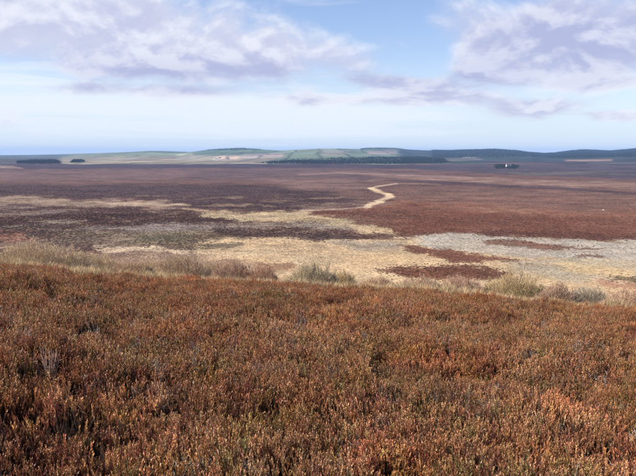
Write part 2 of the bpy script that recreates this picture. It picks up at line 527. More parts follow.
def principled(bb, out, colour, rough=0.85, spec=0.3, normal=None):
    p = bb.new('ShaderNodeBsdfPrincipled')
    bb.put(p.inputs['Base Color'], colour)
    bb.put(p.inputs['Roughness'], rough)
    p.inputs['Specular IOR Level'].default_value = spec
    if normal is not None:
        bb.link(normal, p.inputs['Normal'])
    bb.link(p.outputs[0], out.inputs[0])
    return p


def plain_mat(name, colour, rough=0.8, var=0.3, scale=8.0, spec=0.25, bump=0.0):
    m, bb, out = new_mat(name)
    t = bb.new('ShaderNodeTexCoord')
    n = bb.noise(t.outputs['Object'], scale, 5, 0.6)
    k = bb.m('ADD', bb.m('MULTIPLY', n, 2 * var), 1 - var)
    c = bb.mix(1.0, (*colour, 1), bb.comb(k, k, k), 'MULTIPLY')
    nrm = None
    if bump:
        bp = bb.new('ShaderNodeBump')
        bp.inputs['Strength'].default_value = bump
        bb.link(n, bp.inputs['Height'])
        nrm = bp.outputs[0]
    principled(bb, out, c, rough, spec, nrm)
    return m


def ground_mat():
    m, bb, out = new_mat('moorland_ground')
    at = bb.new('ShaderNodeAttribute', attribute_name='cover')
    t = bb.new('ShaderNodeTexCoord')
    n1 = bb.noise(t.outputs['Object'], 0.9, 6, 0.65)
    n2 = bb.noise(t.outputs['Object'], 0.12, 5, 0.6)
    k = bb.m('MULTIPLY', bb.m('ADD', bb.m('MULTIPLY', n1, 0.9), 0.55), bb.m('ADD', bb.m('MULTIPLY', n2, 0.6), 0.7))
    c = bb.mix(1.0, at.outputs['Color'], bb.comb(k, k, k), 'MULTIPLY')
    bp = bb.new('ShaderNodeBump')
    bp.inputs['Strength'].default_value = 0.6
    bp.inputs['Distance'].default_value = 0.3
    bb.link(n1, bp.inputs['Height'])
    principled(bb, out, c, 0.95, 0.1, bp.outputs[0])
    return m


def leaf_mat(name, rough=0.55, spec=0.4, transl=0.25, attr=True, var=0.25):
    """plant material: colour of the piece times the tint of the plant it grows on"""
    m, bb, out = new_mat(name)
    a = bb.new('ShaderNodeAttribute', attribute_name='hue')
    c = a.outputs['Color']
    if attr:
        i = bb.new('ShaderNodeAttribute', attribute_name='tint', attribute_type='INSTANCER')
        c = bb.mix(1.0, c, i.outputs['Color'], 'MULTIPLY')
    p = bb.new('ShaderNodeBsdfPrincipled')
    bb.link(c, p.inputs['Base Color'])
    p.inputs['Roughness'].default_value = rough
    p.inputs['Specular IOR Level'].default_value = spec
    tr = bb.new('ShaderNodeBsdfTranslucent')
    bb.link(c, tr.inputs[0])
    mx = bb.new('ShaderNodeMixShader')
    mx.inputs[0].default_value = transl
    bb.link(p.outputs[0], mx.inputs[1])
    bb.link(tr.outputs[0], mx.inputs[2])
    bb.link(mx.outputs[0], out.inputs[0])
    return m


def mesh_from(name, verts, faces, mat=None, hue=None, smooth=False):
    me = bpy.data.meshes.new(name)
    verts = np.asarray(verts, np.float32)
    faces = np.asarray(faces, np.int32)
    nv, nf, k = len(verts), len(faces), faces.shape[1]
    me.vertices.add(nv)
    me.vertices.foreach_set('co', verts.ravel())
    me.loops.add(nf * k)
    me.loops.foreach_set('vertex_index', faces.ravel())
    me.polygons.add(nf)
    me.polygons.foreach_set('loop_start', np.arange(0, nf * k, k, dtype=np.int32))
    me.polygons.foreach_set('loop_total', np.full(nf, k, np.int32))
    me.polygons.foreach_set('use_smooth', np.full(nf, bool(smooth)))
    me.update(calc_edges=True)
    if hue is not None:
        at = me.attributes.new('hue', 'FLOAT_COLOR', 'POINT')
        h = np.ones((nv, 4), np.float32)
        h[:, :3] = hue
        at.data.foreach_set('color', h.ravel())
    if mat:
        me.materials.append(mat)
    return me


def obj(name, me, parent=None, coll=None):
    o = bpy.data.objects.new(name, me)
    (coll or scene.collection).objects.link(o)
    if parent:
        o.parent = parent
    return o


def tag(o, label=None, cat=None, group=None, kind=None):
    for k, v in (('label', label), ('category', cat), ('group', group), ('kind', kind)):
        if v:
            o[k] = v
    return o


# ------------------------------------------------------------------ terrain mesh
fine = np.linspace(-R(35), R(35), 720)
side = np.concatenate([np.linspace(R(35), R(90), 60)[1:], np.linspace(R(90), R(180), 24)[1:]])
THS = np.concatenate([-side[::-1][1:], fine, side])
rr = np.concatenate([np.geomspace(0.4, 26, 60), np.geomspace(26, 185, 70)[1:], 1 / np.linspace(1 / 185., 1 / 2560., 330)[1:],
                     np.geomspace(2560, 8200, 120)[1:], np.geomspace(8200, 16000, 22)[1:]])
TH, RR = np.meshgrid(THS, rr)
ZZ = zfun(RR, TH)
XX, YY = RR * np.sin(TH), RR * np.cos(TH)
nr, nt = RR.shape
gv = np.stack([XX.ravel(), YY.ravel(), ZZ.ravel()], 1)
idx = np.arange(nr * nt).reshape(nr, nt)
f = np.stack([idx[:-1, :-1], idx[:-1, 1:], idx[1:, 1:], idx[1:, :-1]], -1).reshape(-1, 4)
wrap = np.stack([idx[:-1, -1], idx[:-1, 0], idx[1:, 0], idx[1:, -1]], -1)
f = np.concatenate([f, wrap])[:, ::-1]
cc = cover_colour(gv[:, 0], gv[:, 1], gv[:, 2])
gm = mesh_from('moorland', gv, f, ground_mat(), smooth=True)
ca = gm.attributes.new('cover', 'FLOAT_COLOR', 'POINT')
c4 = np.ones((len(cc), 4), np.float32)
c4[:, :3] = cc
ca.data.foreach_set('color', c4.ravel())
moor = tag(obj('moorland', gm), 'wide brown and straw moorland running out to low hills', 'moorland', kind='structure')

# sea beyond the land on the left
sm_, sb, so = new_mat('sea_water')
stc = sb.new('ShaderNodeTexCoord')
sn = sb.noise(stc.outputs['Object'], 0.02, 4, 0.6)
sbp = sb.new('ShaderNodeBump')
sbp.inputs['Strength'].default_value = 0.3
sb.link(sn, sbp.inputs['Height'])
principled(sb, so, (0.035, 0.07, 0.12, 1), 0.25, 0.5, sbp.outputs[0])
aa = np.linspace(0, 2 * math.pi, 129)[:-1]
sv = np.concatenate([[(0, 0, -48)], np.stack([16000 * np.cos(aa), 16000 * np.sin(aa), aa * 0 - 48], 1)])
sf = np.stack([np.zeros(128, int), 1 + np.arange(128), 1 + (np.arange(128) + 1) % 128], 1)
tag(obj('sea', mesh_from('sea', sv, sf, sm_)), 'thin strip of blue sea under the horizon at left', 'sea', kind='structure')


# ------------------------------------------------------------------ scattering (geometry nodes, for the vegetation nobody could count)
def scatter(name, pts, rot, scl, var, tint, variants, label, cat):
    """pts (n,3), rot (n,3) euler, scl (n,), var (n,) int, tint (n,3); variants = list of meshes"""
    n = len(pts)
    me = bpy.data.meshes.new(name)
    me.vertices.add(n)
    me.vertices.foreach_set('co', np.asarray(pts, np.float32).ravel())
    for an, typ, val, key in (('rot', 'FLOAT_VECTOR', rot, 'vector'), ('scl', 'FLOAT', scl, 'value'), ('var', 'INT', var, 'value')):
        a_ = me.attributes.new(an, typ, 'POINT')
        a_.data.foreach_set(key, np.asarray(val, np.int32 if typ == 'INT' else np.float32).ravel())
    a_ = me.attributes.new('tint', 'FLOAT_COLOR', 'POINT')
    t4 = np.ones((n, 4), np.float32)
    t4[:, :3] = tint
    a_.data.foreach_set('color', t4.ravel())
    me.update()
    coll = bpy.data.collections.new(name + '_shapes')
    for i, vm in enumerate(variants):
        obj('%s_shape_%02d' % (name, i), vm, coll=coll)
    tree = bpy.data.node_groups.new(name + '_scatter', 'GeometryNodeTree')
    tree.interface.new_socket('Geometry', in_out='INPUT', socket_type='NodeSocketGeometry')
    tree.interface.new_socket('Geometry', in_out='OUTPUT', socket_type='NodeSocketGeometry')
    g = NB(tree)
    gi, go = g.new('NodeGroupInput'), g.new('NodeGroupOutput')
    ci = g.new('GeometryNodeCollectionInfo', transform_space='ORIGINAL')
    ci.inputs['Collection'].default_value = coll
    ci.inputs['Separate Children'].default_value = True
    ci.inputs['Reset Children'].default_value = True
    ip = g.new('GeometryNodeInstanceOnPoints')
    g.link(gi.outputs[0], ip.inputs['Points'])
    g.link(ci.outputs[0], ip.inputs['Instance'])
    ip.inputs['Pick Instance'].default_value = True

    def named(an, dt):
        q = g.new('GeometryNodeInputNamedAttribute', data_type=dt)
        q.inputs['Name'].default_value = an
        return q.outputs['Attribute']
    g.link(named('var', 'INT'), ip.inputs['Instance Index'])
    e2r = g.new('FunctionNodeEulerToRotation')
    g.link(named('rot', 'FLOAT_VECTOR'), e2r.inputs[0])
    g.link(e2r.outputs[0], ip.inputs['Rotation'])
    g.link(named('scl', 'FLOAT'), ip.inputs['Scale'])
    g.link(ip.outputs[0], go.inputs[0])
    o = obj(name, me)
    md = o.modifiers.new('scatter', 'NODES')
    md.node_group = tree
    return tag(o, label, cat, kind='stuff')


def unit(v):
    return v / (np.linalg.norm(v, axis=-1, keepdims=True) + 1e-9)


class Tris:
    def __init__(self):
        self.v, self.h, self.n = [], [], 0

    def add(self, tri_pts, hue):
        """tri_pts (k,3,3), hue (k,3) or (k,3,3)"""
        k = len(tri_pts)
        self.v.append(tri_pts.reshape(-1, 3))
        hue = np.asarray(hue, float)
        if hue.ndim == 1:
            hue = np.tile(hue, (k, 1))
        if hue.ndim == 2:
            hue = np.repeat(hue, 3, 0)
        self.h.append(hue.reshape(-1, 3))
        self.n += k

    def tube(self, p0, p1, r0, r1, hue):
        """3-sided tapered tubes between arrays of points"""
        d = unit(p1 - p0)
        ref = np.where(np.abs(d[:, 2:3]) < 0.9, np.array([[0, 0, 1.]]), np.array([[1., 0, 0]]))
        u = unit(np.cross(d, ref))
        w = np.cross(d, u)
        r0 = np.broadcast_to(r0, (len(p0),))[:, None]
        r1 = np.broadcast_to(r1, (len(p0),))[:, None]
        ring = [u * math.cos(q) + w * math.sin(q) for q in (0, 2.094, 4.189)]
        A = [p0 + q * r0 for q in ring]
        B = [p1 + q * r1 for q in ring]
        for i in range(3):
            j = (i + 1) % 3
            self.add(np.stack([A[i], A[j], B[j]], 1), hue)
            self.add(np.stack([A[i], B[j], B[i]], 1), hue)

    def spike(self, p0, p1, r0, r1, hue):
        d = unit(p1 - p0)
        ref = np.where(np.abs(d[:, 2:3]) < 0.9, np.array([[0, 0, 1.]]), np.array([[1., 0, 0]]))
        u = unit(np.cross(d, ref))
        w = np.cross(d, u)
        r0 = np.broadcast_to(r0, (len(p0),))[:, None]
        A = [p0 + (u * math.cos(q) + w * math.sin(q)) * r0 for q in (0, 2.094, 4.189)]
        for i in range(3):
            self.add(np.stack([A[i], A[(i + 1) % 3], p1], 1), hue)

    def mesh(self, name, mat):
        v = np.concatenate(self.v)
        return mesh_from(name, v, np.arange(len(v)).reshape(-1, 3), mat, np.concatenate(self.h))


def rand_dir(n, rng, up=0.0):
    v = rng.normal(size=(n, 3))
    v[:, 2] = np.abs(v[:, 2]) * (1 if up >= 0 else -1) + up
    return unit(v)


# heather: woody stems carrying shoots of scale leaves and old flower heads
def heather_mat():
    m, bb, out = new_mat('heather_shoots')
    a = bb.new('ShaderNodeAttribute', attribute_name='hue')
    i = bb.new('ShaderNodeAttribute', attribute_name='tint', attribute_type='INSTANCER')
    c = bb.mix(1.0, a.outputs['Color'], i.outputs['Color'], 'MULTIPLY')
    g = bb.new('ShaderNodeNewGeometry')
    nr_ = bb.noise(g.outputs['Position'], 0.75, 3, 0.6)
    no_ = bb.noise(g.outputs['Position'], 1.5, 3, 0.6)
    ng_ = bb.noise(g.outputs['Position'], 2.3, 2, 0.5)
    c = bb.mix(bb.m('MULTIPLY', bb.sstep(nr_, .42, .68), .75), c, (1.16, .84, .80, 1), 'MULTIPLY')
    c = bb.mix(bb.m('MULTIPLY', bb.sstep(no_, .52, .70), .55), c, (.80, 1.12, .62, 1), 'MULTIPLY')
    gr = bb.mix(bb.m('MULTIPLY', bb.sstep(ng_, .64, .74), .55), c, (.30, .24, .20, 1))
    p = bb.new('ShaderNodeBsdfPrincipled')
    bb.link(gr, p.inputs['Base Color'])
    p.inputs['Roughness'].default_value = .40
    p.inputs['Specular IOR Level'].default_value = .3
    tr = bb.new('ShaderNodeBsdfTranslucent')
    bb.link(gr, tr.inputs[0])
    mx = bb.new('ShaderNodeMixShader')
    mx.inputs[0].default_value = .2
    bb.link(p.outputs[0], mx.inputs[1])
    bb.link(tr.outputs[0], mx.inputs[2])
    bb.link(mx.outputs[0], out.inputs[0])
    return m


M_HEATHER = heather_mat()
PAL = np.array([[.34, .138, .060], [.44, .225, .088], [.28, .096, .055], [.34, .215, .066], [.17, .165, .045], [.48, .30, .145], [.40, .21, .13]])
PAL = PAL * np.array([1.0, 1.01, 1.12])
PALW = np.array([.24, .22, .17, .14, .10, .10, .03])


PATCH_R = 0.40


def shoot_leaves(T, s0, s1, colr, rng, big, step=.0042):
    ln = np.linalg.norm(s1 - s0)
    k = int(max(6, ln / step))
    f = np.linspace(0.05, 1, k) + rng.normal(size=k) * .03
    c0 = s0 + (s1 - s0) * f[:, None]
    ax = (s1 - s0) / (ln + 1e-9)
    out = rand_dir(k, rng, 0) * np.array([1, 1, .2])
    out = unit(out - (out @ ax)[:, None] * ax)
    d = unit(ax * .95 + out * .52)
    sd = unit(np.cross(d, out + rng.normal(size=(k, 3)) * .35))
    l, w = (.009, .0046) if big else (.0125, .0033)
    l = l * rng.uniform(.7, 1.3, (k, 1))
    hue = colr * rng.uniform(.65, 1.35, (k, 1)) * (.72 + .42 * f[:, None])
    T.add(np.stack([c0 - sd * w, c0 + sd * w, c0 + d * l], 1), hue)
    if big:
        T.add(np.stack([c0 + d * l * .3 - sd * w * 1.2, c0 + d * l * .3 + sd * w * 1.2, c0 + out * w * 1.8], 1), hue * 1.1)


def heather_patch(seed):
    """a patch of several plants: domes of upright shoots with dark gaps between them"""
    rng = np.random.default_rng(seed)
    T = Tris()
    plants = []
    hole_r = rng.choice([.06, .08, .10, .13])
    hole_c = rng.normal(size=2) * .12
    for tries in range(400):
        a, q = rng.uniform(0, 2 * math.pi), PATCH_R * math.sqrt(rng.uniform())
        c = np.array([math.cos(a) * q, math.sin(a) * q])
        if hole_r > 0 and np.hypot(*(c - hole_c)) < hole_r:
            continue
        if all(np.hypot(*(c - p)) > .122 for p, _ in plants):
            plants.append((c, rng.uniform(.5, 1.35)))
    for (pc, ps) in plants:
        pcol = PAL[rng.choice(len(PAL), p=PALW)]
        dead = rng.uniform() < .045
        flow = rng.uniform() < .11
        for i in range(int(16 * ps ** 1.2)):
            ang, rad = rng.uniform(0, 2 * math.pi), .075 * ps * math.sqrt(rng.uniform())
            ca, sa = math.cos(ang), math.sin(ang)
            base = np.array([pc[0] + ca * rad * .4, pc[1] + sa * rad * .4, 0.0])
            h = rng.uniform(.22, .34) * ps ** .8 * (1 - .45 * (rad / .075) ** 2 * .5)
            lean = np.array([ca, sa, 0]) * rng.uniform(.1, .4) * rad / .075 + rng.normal(size=3) * [.09, .09, 0]
            top = base + np.array([lean[0] * h, lean[1] * h, h])
            mid = base * .5 + top * .5 + np.array([lean[0], lean[1], 0]) * h * .12
            colr = (pcol * .6 + PAL[rng.choice(len(PAL), p=PALW)] * .4) * rng.uniform(.75, 1.3)
            stem = np.array([.055, .036, .026]) * rng.uniform(.7, 1.6)
            if dead:
                stem = np.array([.30, .25, .22]) * rng.uniform(.6, 1.3)
            T.tube(np.stack([base, mid]), np.stack([mid, top]), np.array([.0034, .0026]), np.array([.0026, .0012]), stem)
            if dead:
                for q in range(7):
                    f0 = rng.uniform(.1, 1)
                    s0 = mid * (1 - f0) + top * f0
                    T.tube(s0[None], (s0 + rand_dir(1, rng, .5)[0] * rng.uniform(.02, .05))[None], .002, .001, stem * rng.uniform(.8, 1.3))
                continue
            shoots = [(mid * .35 + top * .65, top + (top - mid) * .10)]
            for q in range(rng.integers(2, 5)):
                f0 = rng.uniform(.25, .9)
                s0 = mid * (1 - f0) + top * f0
                a2 = rng.uniform(0, 2 * math.pi)
                shoots.append((s0, s0 + np.array([math.cos(a2) * .36, math.sin(a2) * .36, 1.0]) * rng.uniform(.03, .065)))
            for (s0, s1) in shoots:
                big = flow and rng.uniform() < .6
                shoot_leaves(T, s0, s1, np.array([.46, .26, .13]) * rng.uniform(.7, 1.15) if big else colr, rng, big)
    return T.mesh('heather_patch', M_HEATHER)


def grass_tuft(seed, blades, hgt, spread, width, cols, mat):
    rng = np.random.default_rng(seed)
    T = Tris()
    ang = rng.uniform(0, 2 * math.pi, blades)
    b0 = np.stack([np.cos(ang), np.sin(ang), ang * 0], 1) * (rng.uniform(0, .35, blades) * spread)[:, None]
    h = hgt * rng.uniform(.45, 1.1, blades)
    out = np.stack([np.cos(ang + rng.normal(size=blades) * .5), np.sin(ang + rng.normal(size=blades) * .5), ang * 0], 1)
    b1 = b0 + out * (spread * rng.uniform(.1, .5, blades))[:, None]
    b1[:, 2] = h * .75
    b2 = b1 + out * (spread * rng.uniform(.1, .7, blades))[:, None]
    b2[:, 2] = h * rng.uniform(.7, 1.15, blades)
    sd = np.stack([-out[:, 1], out[:, 0], out[:, 2]], 1) * width
    hue = cols[rng.integers(0, len(cols), blades)] * rng.uniform(.7, 1.25, (blades, 1))
    T.add(np.stack([b0 - sd, b0 + sd, b1 + sd * .8], 1), hue * .85)
    T.add(np.stack([b0 - sd, b1 + sd * .8, b1 - sd * .8], 1), hue * .9)
    T.add(np.stack([b1 - sd * .8, b1 + sd * .8, b2], 1), hue * 1.05)
    return T.mesh('grass_tuft', mat)


def hummock(seed, n=220):
    """low mound of heather seen from far away: leaf clumps over a dome"""
    rng = np.random.default_rng(seed)
    T = Tris()
    d = rand_dir(n, rng, .15)
    rad = rng.uniform(.65, 1.08, (n, 1))
    c = d * rad * np.array([.5, .5, .30])
    u = rand_dir(n, rng)
    w = unit(np.cross(d + rng.normal(size=(n, 3)) * .5, u))
    s = rng.uniform(.05, .11, (n, 1))
    up = unit(d + np.array([0, 0, .8]))
    hue = np.ones((n, 3)) * rng.uniform(.6, 1.35, (n, 1))
    T.add(np.stack([c - w * s, c + w * s, c + up * s * 2.0], 1), hue)
    return T.mesh('heather_hummock', M_FAR)


M_FAR = leaf_mat('distant_tufts', 0.8, 0.15, 0.2)
M_STRAW = leaf_mat('dry_grass', 0.6, 0.3, 0.3)
STRAW = np.array([[.50, .37, .19], [.42, .29, .15], [.55, .42, .25], [.36, .26, .14]])


def on_ground(x, y):
    return zfun(np.hypot(x, y), np.arctan2(x, y))


def jitter_grid(x0, x1, y0, y1, step, rng):
    gx, gy = np.meshgrid(np.arange(x0, x1, step), np.arange(y0, y1, step))
    gx = gx.ravel() + rng.uniform(-.5, .5, gx.size) * step
    gy = gy.ravel() + rng.uniform(-.5, .5, gy.size) * step
    return gx, gy


# ---- near heather
rng = np.random.default_rng(5)
gx, gy = jitter_grid(-26, 26, -2.5, 30, .36, rng)
r_, t_ = np.hypot(gx, gy), np.arctan2(gx, gy)
edge = 25.0 + 3.5 * fbm(gx / 2.2, gy / 2.2, 3, 71)
keep = (((np.abs(t_) < R(46)) & (r_ < edge)) | (r_ < 3.5)) & (r_ > .5)
gx, gy, r_ = gx[keep], gy[keep], r_[keep]
n = len(gx)
hz = on_ground(gx, gy)
hs = .80 + .28 * fbm(gx / .8, gy / .8, 3, 72) + .10 * rng.normal(size=n)
tint = np.ones((n, 3)) * (1 + .18 * rng.normal(size=(n, 1)) + .25 * fbm(gx / .8, gy / .8, 2, 79)[:, None]).clip(.5, 1.6)
NV = 10
rot = np.stack([rng.normal(size=n) * .07, rng.normal(size=n) * .07, rng.uniform(0, 6.283, n)], 1)
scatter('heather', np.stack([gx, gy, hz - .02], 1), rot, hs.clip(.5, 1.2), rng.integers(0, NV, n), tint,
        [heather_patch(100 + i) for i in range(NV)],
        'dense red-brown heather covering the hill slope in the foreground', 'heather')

# ---- straw-coloured grass on the slope beyond the crest of the heather
rng = np.random.default_rng(6)
gx, gy = jitter_grid(-60, 60, 18, 78, .36, rng)
r_, t_ = np.hypot(gx, gy), np.arctan2(gx, gy)
edge = 24.6 + 3.5 * fbm(gx / 2.2, gy / 2.2, 3, 71)
keep = (np.abs(t_) < R(42)) & (r_ > edge) & (r_ < 75) & (fbm(gx / 4, gy / 4, 2, 77) > -.35)
keep &= rng.uniform(size=gx.size) < np.clip(60 / r_ - .5, .15, 1)
gx, gy, r_ = gx[keep], gy[keep], r_[keep]
n = len(gx)
tint = np.ones((n, 3)) * (1 + .2 * rng.normal(size=(n, 1))).clip(.5, 1.5)
redp = sm((fbm(gx / 5, gy / 5, 3, 78) - .05) / .3)[:, None]
tint = tint * (1 - redp) + tint * np.array([.82, .60, .50]) * redp
scatter('slope_grass', np.stack([gx, gy, on_ground(gx, gy) - .02], 1),
        np.stack([n * [0.], n * [0.], rng.uniform(0, 6.283, n)], 1), rng.uniform(.7, 1.35, n), rng.integers(0, 4, n), tint,
        [grass_tuft(300 + i, 70, .50, .30, .006, STRAW, M_STRAW) for i in range(4)],
        'straw coloured dry grass on the slope below the heather', 'grass')

# ---- tufts and hummocks of the valley floor
rng = np.random.default_rng(7)
px_, sc_ = [], []
for (ra, rb, dens, s0) in ((165, 300, 1.5, .60), (300, 470, .5, .8), (470, 950, .14, .8)):
    area = R(80) / 2 * (rb ** 2 - ra ** 2)
    k = int(area * dens)
    r1 = np.sqrt(rng.uniform(ra ** 2, rb ** 2, k))
    t1 = rng.uniform(-R(40), R(40), k)
    if rb == 950:
        kp = rng.uniform(size=k) < 1 - (r1 - 470) / 490
        r1, t1 = r1[kp], t1[kp]
    px_.append(np.stack([r1 * np.sin(t1), r1 * np.cos(t1)], 1))
    sc_.append(s0 * rng.uniform(.6, 1.4, len(r1)))
pp = np.concatenate(px_)
ss = np.concatenate(sc_)
zz = on_ground(pp[:, 0], pp[:, 1])
jx, jy = pp[:, 0] + rng.normal(size=len(pp)) * 2.0, pp[:, 1] + rng.normal(size=len(pp)) * 5.0
cvr = cover_colour(jx, jy, zz)
cvr = cvr * .85 + cvr.mean(1, keepdims=True) * .15
lum = cvr.mean(1)
pale = lum > .12
tint = cvr * rng.uniform(.8, 1.3, (len(pp), 1)) * (np.where(pale, 1.25, 1.95) * (1 + .35 * sm((np.hypot(pp[:, 0], pp[:, 1]) - 420) / 120)))[:, None]
var = np.where(pale, rng.integers(0, 3, len(pp)), 3 + rng.integers(0, 3, len(pp)))
n = len(pp)
scatter('valley_tufts', np.stack([pp[:, 0], pp[:, 1], zz - .05], 1), np.stack([np.zeros(n), np.zeros(n), rng.uniform(0, 6.283, n)], 1),
        ss * np.where(pale, 1.0, .9), var, np.clip(tint, .01, .8),
        [grass_tuft(400 + i, 26, .42, .55, .035, np.ones((1, 3)), M_FAR) for i in range(3)] + [hummock(410 + i) for i in range(3)],
        'grass tufts and heather hummocks dotting the valley floor', 'tussocks')

# ------------------------------------------------------------------ bushes on the slope
M_TWIG = leaf_mat('bare_twigs', 0.75, 0.2, 0.0, attr=False)


def bush(x, y_top, y_base, half_w, dist, label, wood, twig, seed, leaf=None, stems=26, fill=1.0, cat='bush', dome=1.0):
    """leafless scrub: stems fanning from the ground, forking into fine twigs; x, rows and half width as seen in the photograph"""
    rng = np.random.default_rng(seed)
    dx, dyw, _ = px_dir(x, (y_top + y_base) / 2)
    th = math.atan2(dx, dyw)
    bx, by = dist * math.sin(th), dist * math.cos(th)
    bz = float(zfun(dist, th))
    ztop = ZC + dist * float(row_slope(y_top, th))
    H = max(ztop - bz, .5)
    Wd = half_w / F_PX * dist / math.cos(th)
    root = bpy.data.objects.new('willow_scrub' if cat == 'bush' else cat.replace(' ', '_'), None)
    scene.collection.objects.link(root)
    root.location = (bx, by, bz)
    root.empty_display_size = .3
    tag(root, label, 'bush', 'leafless bushes along the foot of the heather slope')
    wood, twig = np.array(wood) * 1.3, (np.array(twig) * .75 + np.array([.40, .30, .19]) * .25) * 1.35
    H, Wd = H * .97, Wd * 1.12
    depth = min(Wd * .6, 1.7)
    stems = int(stems * 1.5)
    a = rng.uniform(0, 2 * math.pi, stems)
    rr_ = np.sqrt(rng.uniform(0, 1, stems))
    ox, oy = np.cos(a) * rr_ * Wd * .80, np.sin(a) * rr_ * depth
    hh = H * (1 - dome * .55 * rr_ ** 2.4) * rng.uniform(.70, .98, stems)
    g0 = on_ground(bx + ox, by + oy) - bz
    p = np.stack([ox, oy, g0 - .05], 1)
    d = unit(np.stack([np.cos(a) * rr_ * .35, np.sin(a) * rr_ * .35, np.ones(stems)], 1) + rng.normal(size=(stems, 3)) * [.16, .16, 0])
    ln, rad = hh, np.full(stems, .020)
    T = {k: Tris() for k in range(4)}
    kids = (9, 6, 3)
    rmin = (.016, .011, .0085, .0085)
    for lvl in range(4):
        segs = (4, 3, 2, 1)[lvl]
        q, dd, ends = p, d, [p]
        for sgi in range(segs):
            dd = unit(dd + rng.normal(size=dd.shape) * (.10 + .06 * lvl) + [0, 0, .05])
            q2 = q + dd * (ln / segs)[:, None]
            f0, f1 = 1 - .6 * sgi / segs, 1 - .6 * (sgi + 1) / segs
            (T[lvl].spike if lvl == 3 else T[lvl].tube)(q, q2, np.maximum(rad * f0, rmin[lvl]), np.maximum(rad * f1, rmin[lvl] * .8),
                        (wood if lvl == 0 else twig) * rng.uniform(.72, 1.3, (len(q), 1)))
            q = q2
            ends.append(q)
        if lvl < 3:
            k = kids[lvl]
            E = np.stack(ends)                                   # (segs+1, n, 3)
            npar = E.shape[1]
            fr = rng.uniform(.06, 1, (k, npar)) * segs
            i0 = np.minimum(fr.astype(int), segs - 1)
            ar = np.arange(npar)[None]
            w = (fr - i0)[..., None]
            st = E[i0, ar] * (1 - w) + E[i0 + 1, ar] * w
            pd = unit(E[i0 + 1, ar] - E[i0, ar])
            nd = unit(pd + rand_dir(k * npar, rng, .2).reshape(k, npar, 3) * rng.uniform(.5, .9, (k, npar, 1)))
            nl = ln[None] * rng.uniform(.22, .42, (k, npar)) * (1.15 - .35 * fr / segs)
            p, d, ln, rad = st.reshape(-1, 3), nd.reshape(-1, 3), nl.reshape(-1), np.tile(rad * .55, k)
    for sg in range(stems):                                      # every stem from the ground is a part
        m_ = T[0]
        tri = np.concatenate([v.reshape(stems, 3, 3)[sg:sg + 1] for v in m_.v])
        hu = np.concatenate([h_.reshape(stems, 3, 3)[sg:sg + 1] for h_ in m_.h])
        t1 = Tris()
        t1.add(tri, hu)
        obj('stem', t1.mesh('stem', M_TWIG), root)
    nf = int(4200 * fill * Wd * H / 4.0 + 1200)
    a = rng.uniform(0, 2 * math.pi, nf)
    q = np.sqrt(rng.uniform(0, 1, nf))
    lump = 1 + .22 * fbm(np.cos(a) * q * 3 + seed, np.sin(a) * q * 3, 3, seed)
    hq = H * (1 - dome * .70 * q ** 2.6) * lump * rng.uniform(.25, 1.0, nf) ** .7
    fx, fy = np.cos(a) * q * Wd, np.sin(a) * q * depth
    fz = on_ground(bx + fx, by + fy) - bz
    f0 = np.stack([fx, fy, fz + hq * .80], 1)
    fd = unit(np.stack([np.cos(a) * q * .5, np.sin(a) * q * .5, np.ones(nf)], 1) + rng.normal(size=(nf, 3)) * .45)
    T[3].spike(f0, f0 + fd * rng.uniform(.14, .38, (nf, 1)), .0085, 0, twig * rng.uniform(.65, 1.3, (nf, 1)))
    Tb = Tris()
    for k in (1, 2, 3):
        Tb.v += T[k].v
        Tb.h += T[k].h
    tag(obj('twig_crown', Tb.mesh('twig_crown', M_TWIG), root), kind='stuff')
    if leaf is not None:
        k = 4 * len(p)
        c0 = np.repeat(p, 4, 0) + rng.normal(size=(k, 3)) * .05
        c0 = c0[rng.uniform(size=k) < np.clip(.9 - c0[:, 2] / H * 1.5, .02, 1)]
        k = len(c0)
        u, w = rand_dir(k, rng), rand_dir(k, rng)
        tl = Tris()
        tl.add(np.stack([c0 - u * .018, c0 + u * .018, c0 + w * .06], 1), np.array(leaf) * rng.uniform(.5, 1.4, (k, 1)))
        tag(obj('foliage', tl.mesh('foliage', M_TWIG), root), kind='stuff')
    return root


GREY, OLIVE, PINK, TAN = (.30, .25, .19), (.31, .25, .14), (.34, .21, .155), (.40, .29, .18)
WOOD = (.20, .16, .12)
bush(48, 236, 270, 40, 44, 'large pale olive-grey leafless bush at the far left', WOOD, (.42, .32, .21), 1, stems=30)
bush(98, 251, 273, 24, 46, 'low tan bush just right of the large left bush', WOOD, TAN, 2, stems=16)
bush(132, 257, 277, 20, 43, 'small tan scrubby bush between the left bush and the pinkish bush', WOOD, (.38, .26, .17), 13, stems=12)
bush(158, 254, 280, 18, 50, 'low tan bush touching the left side of the broad pinkish bush', WOOD, TAN, 21, stems=12)
bush(212, 256, 281, 15, 52, 'little straw-coloured bush between the broad pinkish and the reddish bush', WOOD, (.40, .30, .19), 22, stems=10)
bush(262, 262, 283, 16, 44, 'low rusty bush left of the rounded grey-green bush', WOOD, (.38, .22, .15), 23, stems=10)
bush(345, 268, 289, 14, 45, 'small yellowish bush against the right side of the rounded grey-green bush', WOOD, (.42, .32, .18), 24, stems=10)
bush(183, 251, 280, 30, 47, 'broad pinkish grey leafless bush left of the middle', WOOD, (.37, .27, .185), 3, stems=22)
bush(232, 254, 281, 20, 45, 'small reddish-tipped bush right of the broad pinkish bush', WOOD, PINK, 4, stems=14)
bush(312, 258, 286, 25, 43, 'rounded grey-green leafless bush in the middle of the slope foot', (.22, .20, .15), (.36, .30, .20), 5, stems=22)
bush(376, 274, 291, 20, 40, 'low straw-brown bush right of the rounded grey-green bush', WOOD, (.40, .26, .17), 6, stems=12)
bush(420, 274, 294, 24, 40, 'pale pinkish bush in front of the dark heather mound', WOOD, (.42, .30, .21), 7, stems=16)
